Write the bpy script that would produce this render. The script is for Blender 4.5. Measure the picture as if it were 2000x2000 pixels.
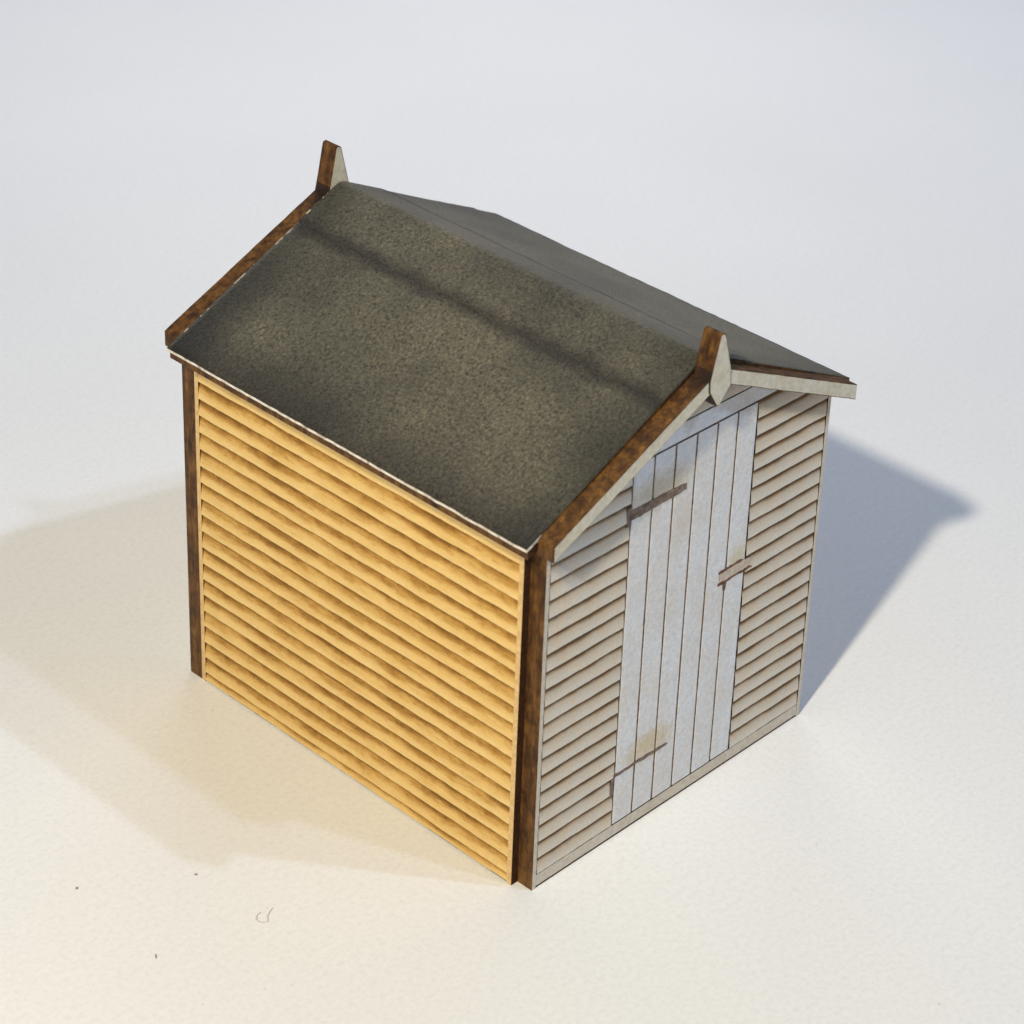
import bpy, math, random
from mathutils import Vector, noise

# ------------------------------------------------------------------ scene, camera, light
for o in list(bpy.data.objects):
    bpy.data.objects.remove(o, do_unlink=True)
SC = bpy.context.scene
COL = SC.collection
S = 0.1                       # scene units per millimetre of the little model
random.seed(7)

cam_d = bpy.data.cameras.new('camera')
cam = bpy.data.objects.new('camera', cam_d)
COL.objects.link(cam)
SC.camera = cam
cam.location = (-88.547 * S, -82.805 * S, 102.71 * S)
cam.rotation_euler = (1.0818994, -0.0522405, -0.8283685)
cam_d.sensor_width = 36
cam_d.lens = 36 * 5141.16 / 2000
cam_d.shift_x = (1000 - 1213.48) / 2000
cam_d.shift_y = (617.64 - 1000) / 2000
cam_d.clip_start = 0.1
cam_d.clip_end = 500
cam_d.dof.use_dof = True
cam_d.dof.focus_distance = 16.1
cam_d.dof.aperture_fstop = 1.1

world = bpy.data.worlds.new('World')
SC.world = world
world.use_nodes = True
bg = world.node_tree.nodes['Background']
bg.inputs[0].default_value = (0.62, 0.76, 1.0, 1)
bg.inputs[1].default_value = 0.09

SC.view_settings.view_transform = 'Standard'
SC.view_settings.look = 'None'
SC.view_settings.exposure = 0
SC.view_settings.gamma = 1
SC.view_settings.use_curve_mapping = False
SC.cycles.max_bounces = 8


def lamp(name, pos, target, size, power, colour):
    d = bpy.data.lights.new(name, 'AREA')
    d.shape = 'DISK'
    d.size = size
    d.energy = power
    d.color = colour
    o = bpy.data.objects.new(name, d)
    COL.objects.link(o)
    o.location = [c * S for c in pos]
    v = Vector([(b - a) for a, b in zip(pos, target)])
    o.rotation_euler = v.to_track_quat('-Z', 'Y').to_euler()
    return o


TGT = (13, 10, 12)
REF = (26.3, -2.4, 24.4)


def from_ref(d, dist):
    k = dist / math.sqrt(sum(c * c for c in d))
    return tuple(r + c * k for r, c in zip(REF, d))


LD = (-28.1, -7.9, 24.4)
lamp('desk_lamp_light', from_ref(LD, 130), TGT, 0.52, 780, (1.0, 0.80, 0.36))
lamp('far_key_light', from_ref(LD, 1000), TGT, 4.4, 49000, (1.0, 0.985, 0.985))  # added far light along the desk lamp's direction, evens the paper brightness
lamp('side_window_light', from_ref((0.43, -0.64, 1.0), 1300), TGT, 3.6, 26000, (0.66, 0.86, 1.18))
lamp('ceiling_light', from_ref((0.235, -0.66, 1.0), 1300), TGT, 5.0, 18500, (0.60, 0.82, 1.20))
lamp('paper_fill_light', (100, 105, 112), (90, 80, 0), 9.0, 600, (1.0, 0.945, 0.90))  # added unseen fill, brightens the far and right parts of the paper


# ------------------------------------------------------------------ node helpers
class NT:
    def __init__(self, name):
        self.m = bpy.data.materials.new(name)
        self.m.use_nodes = True
        self.t = self.m.node_tree
        self.b = self.t.nodes['Principled BSDF']
        self.b.inputs['Roughness'].default_value = 0.8
        self.b.inputs['Specular IOR Level'].default_value = 0.25

    def n(self, kind, **kw):
        x = self.t.nodes.new(kind)
        for k, v in kw.items():
            setattr(x, k, v)
        return x

    def l(self, a, b):
        self.t.links.new(a, b)

    def coord(self, scale=(10, 10, 10)):
        tc = self.n('ShaderNodeTexCoord')
        mp = self.n('ShaderNodeMapping')
        mp.inputs['Scale'].default_value = scale
        self.l(tc.outputs['Object'], mp.inputs['Vector'])
        return mp.outputs['Vector']

    def noise(self, vec, scale, detail=4, rough=0.6):
        x = self.n('ShaderNodeTexNoise')
        x.inputs['Scale'].default_value = scale
        x.inputs['Detail'].default_value = detail
        x.inputs['Roughness'].default_value = rough
        self.l(vec, x.inputs['Vector'])
        return x.outputs['Fac']

    def ramp(self, fac, stops, interp='LINEAR'):
        x = self.n('ShaderNodeValToRGB')
        x.color_ramp.interpolation = interp
        e = x.color_ramp.elements
        while len(e) < len(stops):
            e.new(0.5)
        for el, (p, c) in zip(e, stops):
            el.position = p
            el.color = (c, c, c, 1) if isinstance(c, (int, float)) else (*c, 1)
        self.l(fac, x.inputs['Fac'])
        return x.outputs['Color']

    def mix(self, a, b, fac, mode='MIX'):
        x = self.n('ShaderNodeMix', data_type='RGBA', blend_type=mode)
        for num, v in ((0, fac), (6, a), (7, b)):
            sock = x.inputs[num]
            if isinstance(v, (int, float)):
                sock.default_value = v if num == 0 else (v, v, v, 1)
            elif isinstance(v, tuple):
                sock.default_value = (*v, 1)
            else:
                self.l(v, sock)
        return x.outputs[2]

    def math(self, op, a, b=None, c=None):
        x = self.n('ShaderNodeMath', operation=op)
        for i, v in enumerate((a, b, c)):
            if v is None:
                continue
            if isinstance(v, (int, float)):
                x.inputs[i].default_value = v
            else:
                self.l(v, x.inputs[i])
        return x.outputs[0]

    def bump(self, h, strength, dist):
        x = self.n('ShaderNodeBump')
        x.inputs['Strength'].default_value = strength
        x.inputs['Distance'].default_value = dist
        self.l(h, x.inputs['Height'])
        self.l(x.outputs['Normal'], self.b.inputs['Normal'])

    def done(self, colour, rough=None, spec=None):
        if isinstance(colour, tuple):
            self.b.inputs['Base Color'].default_value = (*colour, 1)
        else:
            self.l(colour, self.b.inputs['Base Color'])
        if rough is not None:
            self.b.inputs['Roughness'].default_value = rough
        if spec is not None:
            self.b.inputs['Specular IOR Level'].default_value = spec
        return self.m


def mat_paper():
    k = NT('white_paper')
    v = k.coord()
    f = k.noise(v, 2.8, 5, 0.75)
    big = k.noise(v, 0.03, 3, 0.5)
    c = k.ramp(f, [(0.28, (0.78, 0.78, 0.775)), (0.5, (0.86, 0.86, 0.86)), (0.72, (0.90, 0.90, 0.895))])
    c = k.mix(c, k.ramp(big, [(0.3, (0.965, 0.965, 0.97)), (0.7, (1, 1, 1))]), 1.0, 'MULTIPLY')
    sp = k.noise(v, 2.2, 2, 0.5)
    c = k.mix(c, k.ramp(sp, [(0.20, (0.82, 0.81, 0.79)), (0.27, (1, 1, 1))]), 1.0, 'MULTIPLY')
    k.bump(f, 0.3, 0.008)
    return k.done(c, 0.95, 0.1)


def mat_bare_siding():
    # bare pale board, laser engraved: the burn deepens towards the top of every lap (v of the UV map)
    k = NT('engraved_bare_board')
    v = k.coord()
    uv = k.n('ShaderNodeUVMap').outputs['UV']
    sp = k.n('ShaderNodeSeparateXYZ')
    k.l(uv, sp.inputs[0])
    st = k.coord((10, 1.6, 10))
    grain = k.noise(st, 1.6, 5, 0.65)
    patch = k.noise(v, 0.22, 3, 0.5)
    fine = k.noise(k.coord((10, 5, 10)), 3.6, 4, 0.75)
    w = k.math('MULTIPLY_ADD', k.math('SUBTRACT', grain, 0.5), 0.95, sp.outputs['Y'])
    w = k.math('MULTIPLY_ADD', k.math('SUBTRACT', patch, 0.5), 0.25, w)
    w = k.math('MULTIPLY_ADD', k.math('SUBTRACT', fine, 0.5), 0.65, w)
    c = k.ramp(w, [(0.0, (0.88, 0.635, 0.275)), (0.34, (0.81, 0.545, 0.20)), (0.56, (0.60, 0.35, 0.095)),
                   (0.74, (0.40, 0.205, 0.045)), (0.94, (0.22, 0.10, 0.02))])
    c = k.mix(c, k.ramp(fine, [(0.3, (0.84, 0.81, 0.76)), (0.6, (1, 1, 1))]), 0.8, 'MULTIPLY')
    k.bump(w, 0.35, 0.03)
    return k.done(c, 0.75, 0.2)


def mat_bare_plain():
    k = NT('bare_board')
    v = k.coord()
    f = k.noise(v, 3.0, 4, 0.65)
    c = k.ramp(f, [(0.3, (0.58, 0.37, 0.15)), (0.6, (0.76, 0.53, 0.26)), (0.8, (0.82, 0.61, 0.34))])
    k.bump(f, 0.2, 0.02)
    return k.done(c, 0.75, 0.2)


def mat_painted_siding():
    k = NT('engraved_painted_board')
    v = k.coord()
    uv = k.n('ShaderNodeUVMap').outputs['UV']
    sp = k.n('ShaderNodeSeparateXYZ')
    k.l(uv, sp.inputs[0])
    st = k.coord((2.2, 10, 10))
    grain = k.noise(st, 1.8, 5, 0.7)
    patch = k.noise(v, 0.35, 3, 0.55)
    fine = k.noise(v, 6.0, 3, 0.7)
    w = k.math('MULTIPLY_ADD', k.math('SUBTRACT', grain, 0.5), 0.22, sp.outputs['Y'])
    w = k.math('MULTIPLY_ADD', k.math('SUBTRACT', patch, 0.5), 0.30, w)
    tint = k.noise(v, 0.8, 4, 0.65)
    c = k.ramp(w, [(0.0, (0.76, 0.70, 0.61)), (0.30, (0.70, 0.635, 0.54)), (0.62, (0.60, 0.515, 0.41)),
                   (0.74, (0.42, 0.32, 0.22)), (0.83, (0.19, 0.11, 0.052)), (1.0, (0.085, 0.045, 0.02))])
    c = k.mix(c, k.ramp(fine, [(0.3, (0.84, 0.82, 0.80)), (0.62, (1, 1, 1))]), 0.8, 'MULTIPLY')
    c = k.mix(c, k.ramp(tint, [(0.32, (1.04, 0.96, 0.86)), (0.5, (1, 1, 1)), (0.68, (0.95, 1.0, 1.05))]), 0.9, 'MULTIPLY')
    k.bump(fine, 0.3, 0.02)
    return k.done(c, 0.8, 0.2)


def mat_painted(name, lo, hi, stain=False):
    k = NT(name)
    v = k.coord()
    f = k.noise(v, 2.6, 5, 0.7)
    patch = k.noise(v, 0.45, 3, 0.5)
    c = k.ramp(f, [(0.28, lo), (0.62, hi)])
    fine = k.noise(v, 5.0, 3, 0.7)
    c = k.mix(c, k.ramp(fine, [(0.3, (0.78, 0.78, 0.78)), (0.48, (1, 1, 1)), (0.7, (1.10, 1.10, 1.10))]), 0.45, 'MULTIPLY')
    tn = k.noise(v, 1.6, 3, 0.6)
    c = k.mix(c, k.ramp(tn, [(0.33, (1.05, 0.98, 0.93)), (0.5, (1, 1, 1)), (0.67, (0.95, 1.0, 1.06))]), 0.45, 'MULTIPLY')
    c = k.mix(c, k.ramp(patch, [(0.3, (0.95, 0.92, 0.87)), (0.65, (1, 1, 1))]), 1.0, 'MULTIPLY')
    if stain:
        s = k.n('ShaderNodeSeparateXYZ')
        k.l(v, s.inputs[0])

        def blob(cx, cz, rx, rz):
            dx = k.math('MULTIPLY', k.math('SUBTRACT', s.outputs['X'], cx), 1 / rx)
            dz = k.math('MULTIPLY', k.math('SUBTRACT', s.outputs['Z'], cz), 1 / rz)
            r = k.math('ADD', k.math('MULTIPLY', dx, dx), k.math('MULTIPLY', dz, dz))
            r = k.math('MULTIPLY_ADD', k.math('SUBTRACT', f, 0.5), 1.6, r)
            return k.ramp(r, [(0.0, 1.0), (1.0, 0.0)], 'LINEAR')
        c = k.mix(c, (0.60, 0.46, 0.24), k.math('MULTIPLY', blob(10.3, 5.5, 2.6, 1.35), 0.7))
        c = k.mix(c, (0.56, 0.47, 0.33), k.math('MULTIPLY', blob(9.7, 23.9, 3.4, 1.5), 0.8))
        c = k.mix(c, (0.60, 0.50, 0.24), k.math('MULTIPLY', blob(17.5, 15.7, 1.0, 1.2), 0.6))
        c = k.mix(c, (0.62, 0.52, 0.42), k.math('MULTIPLY', blob(11.9, 20.9, 1.2, 2.6), 0.5))
    k.bump(f, 0.25, 0.02)
    return k.done(c, 0.7, 0.25)


def mat_burnt():
    k = NT('laser_burnt_edge')
    st = k.coord((10, 10, 2.0))
    v = k.coord()
    f = k.noise(st, 2.4, 5, 0.7)
    g = k.noise(v, 1.1, 4, 0.6)
    c = k.ramp(f, [(0.30, (0.030, 0.012, 0.004)), (0.48, (0.105, 0.045, 0.010)), (0.62, (0.18, 0.083, 0.018)), (0.76, (0.33, 0.17, 0.042))])
    c = k.mix(c, k.ramp(g, [(0.32, (0.42, 0.36, 0.34)), (0.56, (1, 1, 1))]), 1.0, 'MULTIPLY')
    s = k.n('ShaderNodeSeparateXYZ')                 # darker where the boards meet at the ridge
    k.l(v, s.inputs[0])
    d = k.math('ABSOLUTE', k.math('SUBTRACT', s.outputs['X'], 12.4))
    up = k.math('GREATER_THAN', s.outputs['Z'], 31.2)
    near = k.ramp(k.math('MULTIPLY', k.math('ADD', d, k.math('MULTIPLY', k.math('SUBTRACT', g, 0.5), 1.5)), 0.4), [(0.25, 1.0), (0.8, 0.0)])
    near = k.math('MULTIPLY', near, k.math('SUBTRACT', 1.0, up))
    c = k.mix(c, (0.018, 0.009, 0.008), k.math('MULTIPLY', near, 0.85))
    k.bump(f, 0.5, 0.03)
    return k.done(c, 0.6, 0.3)


def mat_char(name='charred_groove', a=(0.035, 0.018, 0.009), b=(0.12, 0.065, 0.03)):
    k = NT(name)
    f = k.noise(k.coord(), 2.5, 4, 0.7)
    return k.done(k.ramp(f, [(0.3, a), (0.7, b)]), 0.85, 0.15)


def mat_roof():
    k = NT('speckled_grey_felt')
    v = k.coord()
    fine = k.noise(v, 5.0, 2, 0.6)
    fine2 = k.noise(v, 8.0, 2, 0.7)
    patch = k.noise(v, 0.13, 2, 0.45)
    s = k.n('ShaderNodeSeparateXYZ')
    k.l(v, s.inputs[0])
    wob = k.math('MULTIPLY', k.math('SUBTRACT', k.noise(v, 0.5, 3, 0.6), 0.5), 1.1)
    X = k.math('ADD', s.outputs['X'], wob)
    c = k.ramp(fine, [(0.32, (0.030, 0.027, 0.019)), (0.46, (0.088, 0.081, 0.057)), (0.56, (0.104, 0.096, 0.068)), (0.70, (0.160, 0.149, 0.108))])
    c = k.mix(c, k.ramp(fine2, [(0.35, (0.72, 0.72, 0.72)), (0.65, (1.16, 1.16, 1.16))]), 1.0, 'MULTIPLY')
    c = k.mix(c, k.ramp(patch, [(0.34, (0.60, 0.59, 0.60)), (0.60, (1.24, 1.21, 1.14))]), 1.0, 'MULTIPLY')
    # soot band under the lap of the ridge strip, colour darker towards eaves and verges
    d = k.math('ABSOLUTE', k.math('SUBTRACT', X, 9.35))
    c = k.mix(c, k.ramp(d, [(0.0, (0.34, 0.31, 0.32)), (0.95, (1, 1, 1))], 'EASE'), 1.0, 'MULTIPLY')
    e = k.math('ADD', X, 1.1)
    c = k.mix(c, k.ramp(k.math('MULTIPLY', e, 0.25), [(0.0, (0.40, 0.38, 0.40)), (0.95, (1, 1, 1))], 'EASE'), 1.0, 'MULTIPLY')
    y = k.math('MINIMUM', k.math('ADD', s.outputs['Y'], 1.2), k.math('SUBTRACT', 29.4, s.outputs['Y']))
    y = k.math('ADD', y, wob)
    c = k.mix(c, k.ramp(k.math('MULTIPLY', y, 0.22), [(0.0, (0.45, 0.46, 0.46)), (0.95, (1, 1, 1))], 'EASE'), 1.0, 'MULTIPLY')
    # lap line of the ridge strip on the far slope, frayed pale card along the back verge
    xl = k.math('ADD', s.outputs['X'], k.math('MULTIPLY', k.math('SUBTRACT', k.noise(v, 0.8, 3, 0.6), 0.5), 0.25))
    d2 = k.math('ABSOLUTE', k.math('SUBTRACT', xl, 16.62))
    c = k.mix(c, k.ramp(d2, [(0.06, (0.22, 0.22, 0.22)), (0.28, (1, 1, 1))]), k.ramp(k.noise(v, 1.3, 3, 0.6), [(0.4, 0.35), (0.55, 1.0)]), 'MULTIPLY')
    fr = k.math('MULTIPLY', k.math('GREATER_THAN', s.outputs['Y'], 29.27), k.math('GREATER_THAN', k.noise(v, 0.55, 4, 0.75), 0.56))
    fr = k.math('MULTIPLY', fr, k.math('LESS_THAN', s.outputs['X'], 12.0))
    c = k.mix(c, (0.62, 0.56, 0.47), k.math('MULTIPLY', fr, 0.85))
    k.bump(fine2, 0.5, 0.03)
    k.b.inputs['Sheen Weight'].default_value = 0.14
    k.b.inputs['Sheen Roughness'].default_value = 0.45
    return k.done(c, 0.55, 0.45)


def mat_card():
    k = NT('cut_card_edge')
    f = k.noise(k.coord(), 2.0, 3, 0.6)
    return k.done(k.ramp(f, [(0.34, (0.42, 0.33, 0.25)), (0.46, (0.74, 0.67, 0.58)), (0.62, (0.86, 0.82, 0.75))]), 0.8, 0.2)


M = dict(paper=mat_paper(), bside=mat_bare_siding(), bare=mat_bare_plain(), pside=mat_painted_siding(),
         paint=mat_painted('worn_white_paint', (0.52, 0.465, 0.385), (0.68, 0.615, 0.52)),
         door=mat_painted('worn_bluish_white_paint', (0.63, 0.63, 0.645), (0.775, 0.78, 0.80), True),
         trim=mat_painted('cream_paint', (0.54, 0.50, 0.40), (0.70, 0.66, 0.55)),
         burnt=mat_burnt(), char=mat_char(), roof=mat_roof(), card=mat_card(),
         iron=mat_char('scorched_hinge_brown', (0.075, 0.045, 0.03), (0.34, 0.26, 0.21)),
         fluff=mat_char('grey_fluff', (0.50, 0.47, 0.41), (0.64, 0.60, 0.54)),
         dark=mat_char('dark_dust', (0.20, 0.17, 0.15), (0.34, 0.29, 0.25)),
         tan=mat_painted('scorched_tan_paint', (0.46, 0.36, 0.28), (0.64, 0.54, 0.45)),
         rust=mat_char('scorched_red_brown', (0.09, 0.04, 0.02), (0.27, 0.15, 0.09)),
         groove=mat_char('scorched_joint', (0.10, 0.062, 0.036), (0.30, 0.21, 0.14)),
         deep=mat_char('deep_burnt_end', (0.020, 0.008, 0.004), (0.085, 0.036, 0.013)))


# ------------------------------------------------------------------ mesh helpers (all lengths in mm)
class MB:
    def __init__(self):
        self.v, self.f, self.fm, self.uv, self.sm = [], [], [], [], []

    def vert(self, p):
        self.v.append((p[0] * S, p[1] * S, p[2] * S))
        return len(self.v) - 1

    def face(self, idx, m, uv=None, smooth=False):
        self.f.append(tuple(idx))
        self.fm.append(m)
        self.uv.append(uv or [(0, 0)] * len(idx))
        self.sm.append(smooth)

    def quad(self, a, b, c, d, m, uv=None):
        self.face([self.vert(p) for p in (a, b, c, d)], m, uv)

    def box(self, x0, x1, y0, y1, z0, z1, m, face_m=None):
        """face_m: material per side, keys -x +x -y +y -z +z"""
        fm = face_m or {}
        p = [self.vert((x, y, z)) for z in (z0, z1) for y in (y0, y1) for x in (x0, x1)]
        for key, q in (('-z', (0, 2, 3, 1)), ('+z', (4, 5, 7, 6)), ('-y', (0, 1, 5, 4)),
                       ('+y', (2, 6, 7, 3)), ('-x', (0, 4, 6, 2)), ('+x', (1, 3, 7, 5))):
            self.face([p[i] for i in q], fm.get(key, m))

    def prism(self, poly, y0, y1, m_front, m_back, m_side):
        """poly in x, z, listed anticlockwise seen from -y; front is y0 (smaller y)"""
        n = len(poly)
        a = [self.vert((x, y0, z)) for x, z in poly]
        b = [self.vert((x, y1, z)) for x, z in poly]
        self.face(a, m_front)
        self.face(b[::-1], m_back)
        for i in range(n):
            j = (i + 1) % n
            self.face((a[j], a[i], b[i], b[j]), m_side)

    def build(self, name, parent=None, bevel=0.0):
        me = bpy.data.meshes.new(name)
        me.from_pydata(self.v, [], self.f)
        names = []
        for m in self.fm:
            if m not in names:
                names.append(m)
        for m in names:
            me.materials.append(M[m])
        uvl = me.uv_layers.new(name='UVMap')
        for poly, m, uv, sm in zip(me.polygons, self.fm, self.uv, self.sm):
            poly.material_index = names.index(m)
            poly.use_smooth = sm
            for li, c in zip(poly.loop_indices, uv):
                uvl.data[li].uv = c
        me.update()
        o = bpy.data.objects.new(name, me)
        COL.objects.link(o)
        if parent:
            o.parent = parent
        if bevel:
            b = o.modifiers.new('bevel', 'BEVEL')
            b.width = bevel * S
            b.segments = 2
            b.limit_method = 'ANGLE'
            b.angle_limit = math.radians(40)
        return o


def wob(a, b, s=0.6):
    return noise.noise((a * s, b * 3.7 + 11.3, 0.5))


def siding(mb, P, ext, zs, ztop, depth, m, n=70, amp=0.05):
    """lapped boards. P(a, d, z) maps along/depth/height to a point; ext(z) gives the two ends."""
    for k, z0 in enumerate(zs):
        z1 = zs[k + 1] if k + 1 < len(zs) else ztop
        rows = [(0.0, 0.0), (0.22, 0.05), (0.55, 0.38), (0.80, 0.72), (0.93, 1.0), (1.0, 1.02)]
        grid = []
        for v, dd in rows:
            zz = z0 + (z1 - z0) * v
            l, r = ext(zz)
            if r - l < 0.05:
                l = r = (l + r) / 2
            row = []
            for i in range(n + 1):
                a = l + (r - l) * i / n
                jit = amp * ((1 - v) * wob(a, k) + v * wob(a, k + 1)) + 0.5 * amp * ((1 - v) * wob(a, k, 3) + v * wob(a, k + 1, 3))
                dj = dd * (1 + 0.25 * wob(a, k + 40, 0.9))
                row.append((mb.vert(P(a, depth * dj, zz + jit)), a, v))
            grid.append(row)
        for r0, r1 in zip(grid, grid[1:]):
            for i in range(n):
                q = (r0[i], r0[i + 1], r1[i + 1], r1[i])
                mb.face([x[0] for x in q], m, [(x[1], x[2]) for x in q], True)
        # underside of the lap
        l, r = ext(z0)
        if r - l >= 0.05:
            prev = None
            for i in range(n + 1):
                a = l + (r - l) * i / n
                jit = amp * wob(a, k) + 0.5 * amp * wob(a, k, 3)
                cur = (mb.vert(P(a, depth * 1.3, z0 + jit)), mb.vert(P(a, 0, z0 + jit)), a)
                if prev:
                    mb.face((prev[0], cur[0], cur[1], prev[1]), m, [(prev[2], 1)] * 4)
                prev = cur


def tag(o, label=None, cat=None, group=None, kind=None):
    for k, v in (('label', label), ('category', cat), ('group', group), ('kind', kind)):
        if v:
            o[k] = v
    return o


# ------------------------------------------------------------------ the sheet of paper
g = MB()
g.quad((-600, -600, 0), (700, -600, 0), (700, 700, 0), (-600, 700, 0), 'paper')
ground = g.build('paper_surface')
tag(ground, 'plain white paper surface under the little shed', kind='structure')

# ------------------------------------------------------------------ the model shed
L, W, T, A, TB = 28.25, 26.0, 1.19, 0.55, 1.23
SL, ZE, EV, TH = 0.4815, 24.58, 1.145, 0.18     # roof slope, eave height, eave overhang, card thickness
PT = 0.62                                       # thickness of the board under the card
XC = W / 2
ZR = ZE + SL * (XC + EV)


def under(x):                                   # underside of the roof card
    return ZR - SL * abs(x - XC) - (TH + PT) * 1.11 - 0.02


shed = bpy.data.objects.new('model_shed', None)
COL.objects.link(shed)
shed.empty_display_size = 0.5
tag(shed, 'miniature laser-cut wooden garden shed with grey felt roof and white boarded front', 'model shed')

PITCH = 1.206
DS = 0.17
# side walls (one to each side, engraved lapped boards between plain edge strips)
for side in (0, 1):
    X = (lambda d: d) if side == 0 else (lambda d: W - d)
    b = MB()
    zt = 24.10
    zs = [0.12] + [0.75 + PITCH * i for i in range(20) if 0.75 + PITCH * i < zt - 0.3]
    ya, yb = 0.36, L - 0.36
    if side == 0:
        siding(b, lambda a, d, z: (d, yb + ya - a, z), lambda z: (ya, yb), zs, zt, DS, 'bside', 110, 0.045)
    else:
        siding(b, lambda a, d, z: (W - d, a, z), lambda z: (ya, yb), zs, zt, DS, 'bside', 30, 0.06)
    x0, x1 = sorted((X(0.40), X(T)))
    out = '-x' if side == 0 else '+x'
    b.box(x0, x1, 0, L, 0, zt, 'burnt', {'-y': 'deep'})
    s0, s1 = sorted((X(0.0), X(0.40)))
    b.box(s0, s1, 0, ya, 0, zt, 'burnt', {out: 'bare', '-y': 'deep'})
    b.box(s0, s1, yb, L, 0, zt, 'burnt', {out: 'bare'})
    f0, f1 = sorted((X(0.09), X(0.40)))
    b.box(f0, f1, ya, yb, 0.0, 0.12, 'deep')
    b.build('side_wall', shed)

# back wall (plain, burnt round its cut edge)
b = MB()
poly = [(0, 0), (W, 0), (W, under(W) - 0.03), (XC, under(XC) - 0.03), (0, under(0) - 0.03)]
b.prism(poly, L, L + T, 'bare', 'paint', 'burnt')
b.build('back_wall', shed, 0.04)

# front wall: slab, edge strips, plinth, boards left and right of the door, gable
DF = 0.085
YF = -T
b = MB()
e0, e1 = A, W - A
poly = [(e0, 0), (e1, 0), (e1, under(e1) - 0.03), (XC, under(XC) - 0.03), (e0, under(e0) - 0.03)]
b.prism(poly, YF + 0.2, 0, 'char', 'bare', 'burnt')
DX0, DX1 = 7.38, 18.30
PL = 1.04                                        # plinth height, foot of the door
LT0, LT1 = 26.40, 27.66                          # lintel
b.box(e0, e0 + 0.30, YF, YF + 0.2, 0, 24.35, 'paint', {'-x': 'burnt', '-z': 'burnt', '+x': 'char'})
b.box(e1 - 0.30, e1, YF, YF + 0.2, 0, 24.35, 'paint', {'+x': 'burnt', '-z': 'burnt', '-x': 'char'})
b.box(e0 + 0.30, e1 - 0.30, YF + 0.02, YF + 0.2, 0.17, PL - 0.07, 'paint', {'-z': 'burnt', '+z': 'char'})
b.box(e0 + 0.30, e1 - 0.30, YF + 0.05, YF + 0.2, 0.0, 0.17, 'deep')
i0, i1 = e0 + 0.36, e1 - 0.36


def gl(z):
    return max(i0, XC - (ZR - 1.05 - z) / SL)


def gr(z):
    return min(i1, XC + (ZR - 1.05 - z) / SL)


zs_all = [PL + PITCH * i for i in range(30)]
PF = lambda a, d, z: (a, YF + d, z)
low = [z for z in zs_all if z < LT0 - 0.2]
siding(b, PF, lambda z: (gl(z), max(gl(z), DX0 - 0.05)), low, LT0, DF, 'pside', 36, 0.035)
siding(b, PF, lambda z: (min(gr(z), DX1 + 0.05), gr(z)), low, LT0, DF, 'pside', 40, 0.035)
top = [LT1 + 0.05 + PITCH * i for i in range(4) if LT1 + PITCH * i < ZR - 1.1]
siding(b, PF, lambda z: (gl(z), gr(z)), top, ZR - 1.1, DF, 'pside', 40, 0.035)
b.build('front_wall', shed)

# lintel board above the door
b = MB()
lp = [(gl(LT0 + 0.04), LT0 + 0.05), (gr(LT0 + 0.04), LT0 + 0.05), (gr(LT1 - 0.06), LT1 - 0.05), (gl(LT1 - 0.06), LT1 - 0.05)]
b.prism(lp, YF + 0.005, YF + 0.2, 'door', 'door', 'char')
b.build('lintel', shed, 0.03)

# door: six planks with charred joints, two strap hinges and a latch
b = MB()
PW = (DX1 - DX0) / 6
b.box(DX0, DX1, YF + 0.07, YF + 0.195, PL, LT0 - 0.02, 'groove')
for i in range(6):
    x0, x1 = DX0 + PW * i + 0.07, DX0 + PW * (i + 1) - 0.07
    n = 60
    ring = []
    for j in range(n + 1):
        z = PL + 0.03 + (LT0 - 0.07 - PL - 0.03) * j / n
        ja = 0.022 * wob(z, i * 2.3 + 1, 2.2)
        jb = 0.022 * wob(z, i * 5.1 + 4, 2.2)
        yy = YF + 0.012 + 0.012 * wob(z, i + 20, 0.5)
        ring.append([b.vert(p) for p in ((x0 + ja - 0.03, YF + 0.085, z), (x0 + ja, yy + 0.02, z), (x0 + ja + 0.04, yy, z),
                                         (x1 + jb - 0.04, yy, z), (x1 + jb, yy + 0.02, z), (x1 + jb + 0.03, YF + 0.085, z))])
    for r0, r1 in zip(ring, ring[1:]):
        for q in range(5):
            b.face((r0[q], r0[q + 1], r1[q + 1], r1[q]), 'groove' if q in (0, 4) else 'door', None, False)
    b.face(ring[0][::-1], 'char')
    b.face(ring[-1], 'char')
door = b.build('door', shed)


def hinge(strip, plate, t, label):
    q = MB()
    q.prism(strip, YF - t, YF + 0.06, 'iron', 'char', 'char')
    q.prism(plate, YF - t * 0.6, YF + 0.06, 'iron', 'char', 'char')
    q.build('hinge', door, 0.02)['label'] = label


def strap(xa, xb, zc, h0, h1, seed, n=26):
    lo, hi = [], []
    for i in range(n + 1):
        u = i / n
        x = xa + (xb - xa) * u
        h = h0 + (h1 - h0) * u
        if u > 0.93:
            h *= 0.75
        lo.append((x, zc - h + 0.09 * wob(x, seed, 2.8)))
        hi.append((x, zc + h + 0.09 * wob(x, seed + 3, 2.8)))
    return lo + hi[::-1]


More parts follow.
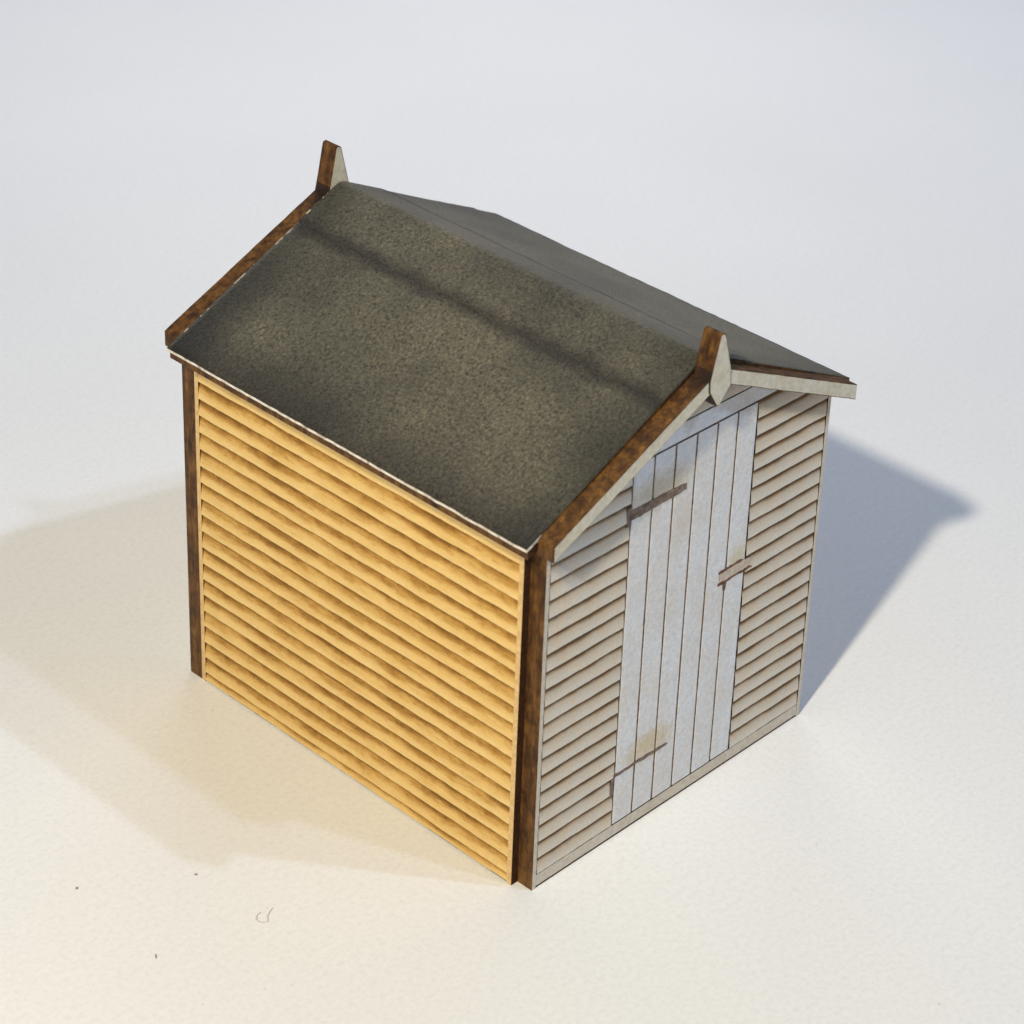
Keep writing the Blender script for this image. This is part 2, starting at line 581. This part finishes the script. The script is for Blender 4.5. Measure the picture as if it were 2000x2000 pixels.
hinge(strap(7.2, 12.15, 23.12, 0.40, 0.24, 2), [(7.02, 22.45), (7.45, 22.45), (7.45, 23.75), (7.02, 23.75)], 0.014,
      'broad dark upper strap hinge')
hinge(strap(7.25, 12.1, 4.75, 0.15, 0.09, 8), [(7.0, 3.3), (7.32, 3.4), (7.34, 4.6), (7.05, 4.7)], 0.014,
      'thin lower strap hinge under a yellow scorch')
q = MB()
q.prism(strap(15.9, 18.8, 14.98, 0.36, 0.34, 14), YF - 0.004, YF + 0.05, 'tan', 'char', 'char')
for zc, hh, x0, x1 in ((15.42, 0.085, 15.8, 18.1), (14.55, 0.085, 15.8, 18.95)):
    q.prism(strap(x0, x1, zc, hh, hh * 0.9, zc), YF - 0.015, YF + 0.05, 'rust', 'char', 'char')
q.prism([(16.3, 13.95), (16.55, 13.95), (16.6, 14.42), (16.28, 14.42)], YF - 0.012, YF + 0.05, 'rust', 'char', 'char')
q.build('latch', door)



def scorch(o):
    # laser-cut arrises are burnt: the bevel takes the burnt material
    o.modifiers['bevel'].material = [m.name for m in o.data.materials].index('laser_burnt_edge')


# bargeboards along both gables
BS, BT, BB = 0.4655, 31.14, 30.08                # slope, apex of the top edge, apex of the lower edge
XB = -0.28
for y0, y1, front in ((-T - TB, -T - 0.002, True), (L + T + 0.002, L + T + TB, False)):
    for sgn in (-1, 1):
        xo, xi = (XB, XC - 0.45) if sgn < 0 else (W - XB, XC + 0.45)
        drop = 0.14 if (sgn > 0 and not front) else 0.0
        zt = lambda x: BT - drop - BS * abs(x - XC)
        zb = lambda x: BB - BS * abs(x - XC)
        n = 40
        xs = [xo + (xi - xo) * i / n for i in range(n + 1)]
        lo = [(x, zb(x) + 0.03 * wob(x, 7 + sgn, 1.6)) for x in xs]
        hi = [(x, zt(x) + 0.03 * wob(x, 17 + sgn, 1.6)) for x in xs]
        poly = lo + hi[::-1]
        if sgn > 0:
            poly = poly[::-1]
        b = MB()
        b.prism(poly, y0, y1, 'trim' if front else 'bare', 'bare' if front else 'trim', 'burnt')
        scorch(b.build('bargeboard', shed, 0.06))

# pointed finials at the two ends of the ridge
XF = 12.86
kite = [(XF - 0.20, 28.72), (XF + 0.12, 28.72), (XF + 1.07, 29.75), (XF + 0.98, 30.85), (XF + 0.22, 33.25),
        (XF - 0.05, 33.42), (XF - 0.30, 33.35), (XF - 0.78, 31.6), (XF - 1.05, 30.55), (XF - 0.98, 29.85)]
for y0, y1, dz, front in ((-T - TB - 0.07, -T - 0.03, 0.0, True), (L + T + 0.03, L + T + TB + 0.07, 0.42, False)):
    b = MB()
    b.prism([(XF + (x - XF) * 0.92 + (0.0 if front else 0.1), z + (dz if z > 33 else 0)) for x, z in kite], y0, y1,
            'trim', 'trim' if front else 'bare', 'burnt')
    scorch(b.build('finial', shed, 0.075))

# roof: folded card with a raised ridge strip
Y0, Y1 = -T, L + T - 0.04


def roof_z(x):
    d = abs(x - XC)
    z = ZR - SL * d
    if d < 0.5:
        z -= SL * (0.5 - d) ** 2 / 1.0
    return z


b = MB()
xs = [-EV + (XC - 0.5 + EV) * i / 24 for i in range(25)] + [XC - 0.3, XC - 0.15, XC, XC + 0.15, XC + 0.3] + \
     [XC + 0.5 + (W + EV - XC - 0.5) * i / 24 for i in range(25)]
n = 70
topg, botg = [], []
for j in range(n + 1):
    y = Y0 + (Y1 - Y0) * j / n
    ta, tb = [], []
    for i, x in enumerate(xs):
        edge = i in (0, len(xs) - 1)
        xx = x + (0.035 * wob(y, 3 + i, 1.8) if edge else 0)
        zz = roof_z(x) + 0.02 * noise.noise((x * 0.25, y * 0.25, 2.0))
        if edge:
            zz += 0.03 * wob(y, 9 + i, 2.4)
        sgn = 1 if x < XC else -1
        ta.append(b.vert((xx, y, zz)))
        tb.append(b.vert((xx + (0.03 if i == 0 else -0.03 if edge else 0), y, zz - TH * 1.11)))
    topg.append(ta)
    botg.append(tb)
for j in range(n):
    for i in range(len(xs) - 1):
        b.face((topg[j][i], topg[j][i + 1], topg[j + 1][i + 1], topg[j + 1][i]), 'roof', None, True)
        b.face((botg[j][i], botg[j + 1][i], botg[j + 1][i + 1], botg[j][i + 1]), 'card')
    b.face((topg[j][0], topg[j + 1][0], botg[j + 1][0], botg[j][0]), 'card')
    b.face((topg[j][-1], botg[j][-1], botg[j + 1][-1], topg[j + 1][-1]), 'card')
for i in range(len(xs) - 1):
    b.face((topg[0][i], botg[0][i], botg[0][i + 1], topg[0][i + 1]), 'card' if i < 2 else 'burnt')
    b.face((topg[n][i], topg[n][i + 1], botg[n][i + 1], botg[n][i]), 'card')
roof = b.build('roof', shed)

for sgn in (-1, 1):                               # burnt board under each slope
    b = MB()
    xa, xb = XC + sgn * (XC + EV - 0.22), XC + sgn * 0.02
    zz = lambda x: ZR - SL * abs(x - XC) - TH * 1.11 - 0.03 - (0.12 if abs(x - XC) < 1 else 0)
    poly = [(xa, zz(xa) - PT), (xb, zz(xb) - PT), (xb, zz(xb)), (xa, zz(xa))]
    b.prism(poly if sgn < 0 else poly[::-1], Y0 + 0.06, Y1 - 0.06, 'deep', 'burnt', 'burnt')
    b.build('roof_board', shed)

b = MB()                                          # ridge strip, folded over both slopes
hw = 3.6
xs = [XC - hw + (hw - 0.5) * i / 8 for i in range(9)] + [XC - 0.3, XC - 0.15, XC, XC + 0.15, XC + 0.3] + \
     [XC + 0.5 + (hw - 0.5) * i / 8 for i in range(9)]
gt = []
for j in range(n + 1):
    y = Y0 + 0.02 + (Y1 - Y0 - 0.04) * j / n
    row = []
    for i, x in enumerate(xs):
        edge = i in (0, len(xs) - 1)
        xx = x + (0.06 * wob(y, 33 + i, 0.9) if edge else 0)
        lift = 0.012 if i == 0 else 0.07
        row.append(b.vert((xx, y, roof_z(x) + lift + 0.02 * noise.noise((x * 0.25, y * 0.25, 2.0)))))
    gt.append(row)
for j in range(n):
    for i in range(len(xs) - 1):
        b.face((gt[j][i], gt[j][i + 1], gt[j + 1][i + 1], gt[j + 1][i]), 'roof', None, True)
    q0, q1 = gt[j][-1], gt[j + 1][-1]
    lo = [b.vert(tuple(c / S - (0.075 if a == 2 else 0) for a, c in enumerate(b.v[q]))) for q in (q0, q1)]
    b.face((q0, lo[0], lo[1], q1), 'char')
b.build('ridge_strip', roof)

# ------------------------------------------------------------------ dust lying on the paper


def thread(name, pts, r, m, label, cat):
    cu = bpy.data.curves.new(name, 'CURVE')
    cu.dimensions = '3D'
    cu.bevel_depth = r * S
    cu.bevel_resolution = 2
    cu.use_fill_caps = True
    sp = cu.splines.new('NURBS')
    sp.points.add(len(pts) - 1)
    for p, c in zip(sp.points, pts):
        p.co = (c[0] * S, c[1] * S, c[2] * S, 1)
    sp.use_endpoint_u = True
    sp.order_u = 3
    dg = bpy.data.objects.new(name, cu)
    COL.objects.link(dg)
    me = bpy.data.meshes.new_from_object(dg)
    bpy.data.objects.remove(dg)
    me.materials.clear()
    me.materials.append(M[m])
    o = bpy.data.objects.new(name, me)
    COL.objects.link(o)
    return tag(o, label, cat)


def speck(name, x, y, rx, ry, rot, m, label, cat):
    b = MB()
    seg, rings = 10, 5
    top = b.vert((x, y, 0.07))
    rows = []
    for i in range(1, rings + 1):
        a = i / rings * math.pi / 2
        row = []
        for j in range(seg):
            t = j / seg * 2 * math.pi
            k = 1 + 0.25 * noise.noise((math.cos(t) * 1.5 + x, math.sin(t) * 1.5 + y, i * 0.3))
            u, w = rx * k * math.sin(a) * math.cos(t), ry * k * math.sin(a) * math.sin(t)
            row.append(b.vert((x + u * math.cos(rot) - w * math.sin(rot), y + u * math.sin(rot) + w * math.cos(rot),
                               0.07 * math.cos(a) + 0.002)))
        rows.append(row)
    for j in range(seg):
        b.face((top, rows[0][j], rows[0][(j + 1) % seg]), m, None, True)
        for r0, r1 in zip(rows, rows[1:]):
            b.face((r0[j], r1[j], r1[(j + 1) % seg], r0[(j + 1) % seg]), m, None, True)
    b.face(rows[-1][::-1], m)
    return tag(b.build(name), label, cat)


thread('lint_fibre', [(-11.35, 8.15, 0.06), (-11.75, 8.0, 0.07), (-12.1, 7.75, 0.06), (-12.25, 7.45, 0.05), (-12.55, 7.55, 0.05),
                      (-12.75, 7.95, 0.06), (-12.4, 8.35, 0.07), (-12.1, 8.3, 0.08)], 0.021, 'fluff',
       'tiny curled pale grey fibre lying on the paper below the yellow side wall', 'fibre')
speck('dust_speck', -18.33, 17.33, 0.11, 0.08, 0.6, 'dark',
      'small dark round speck of dust farthest left on the paper', 'speck')
speck('dust_speck', -18.68, 9.63, 0.20, 0.05, 1.0, 'dark',
      'small thin slanted dark splinter on the paper at the lower left', 'speck')
speck('dust_speck', -12.61, 13.52, 0.11, 0.065, 2.5, 'dark',
      'small flat dark speck just beyond the shadow tip on the left', 'speck')
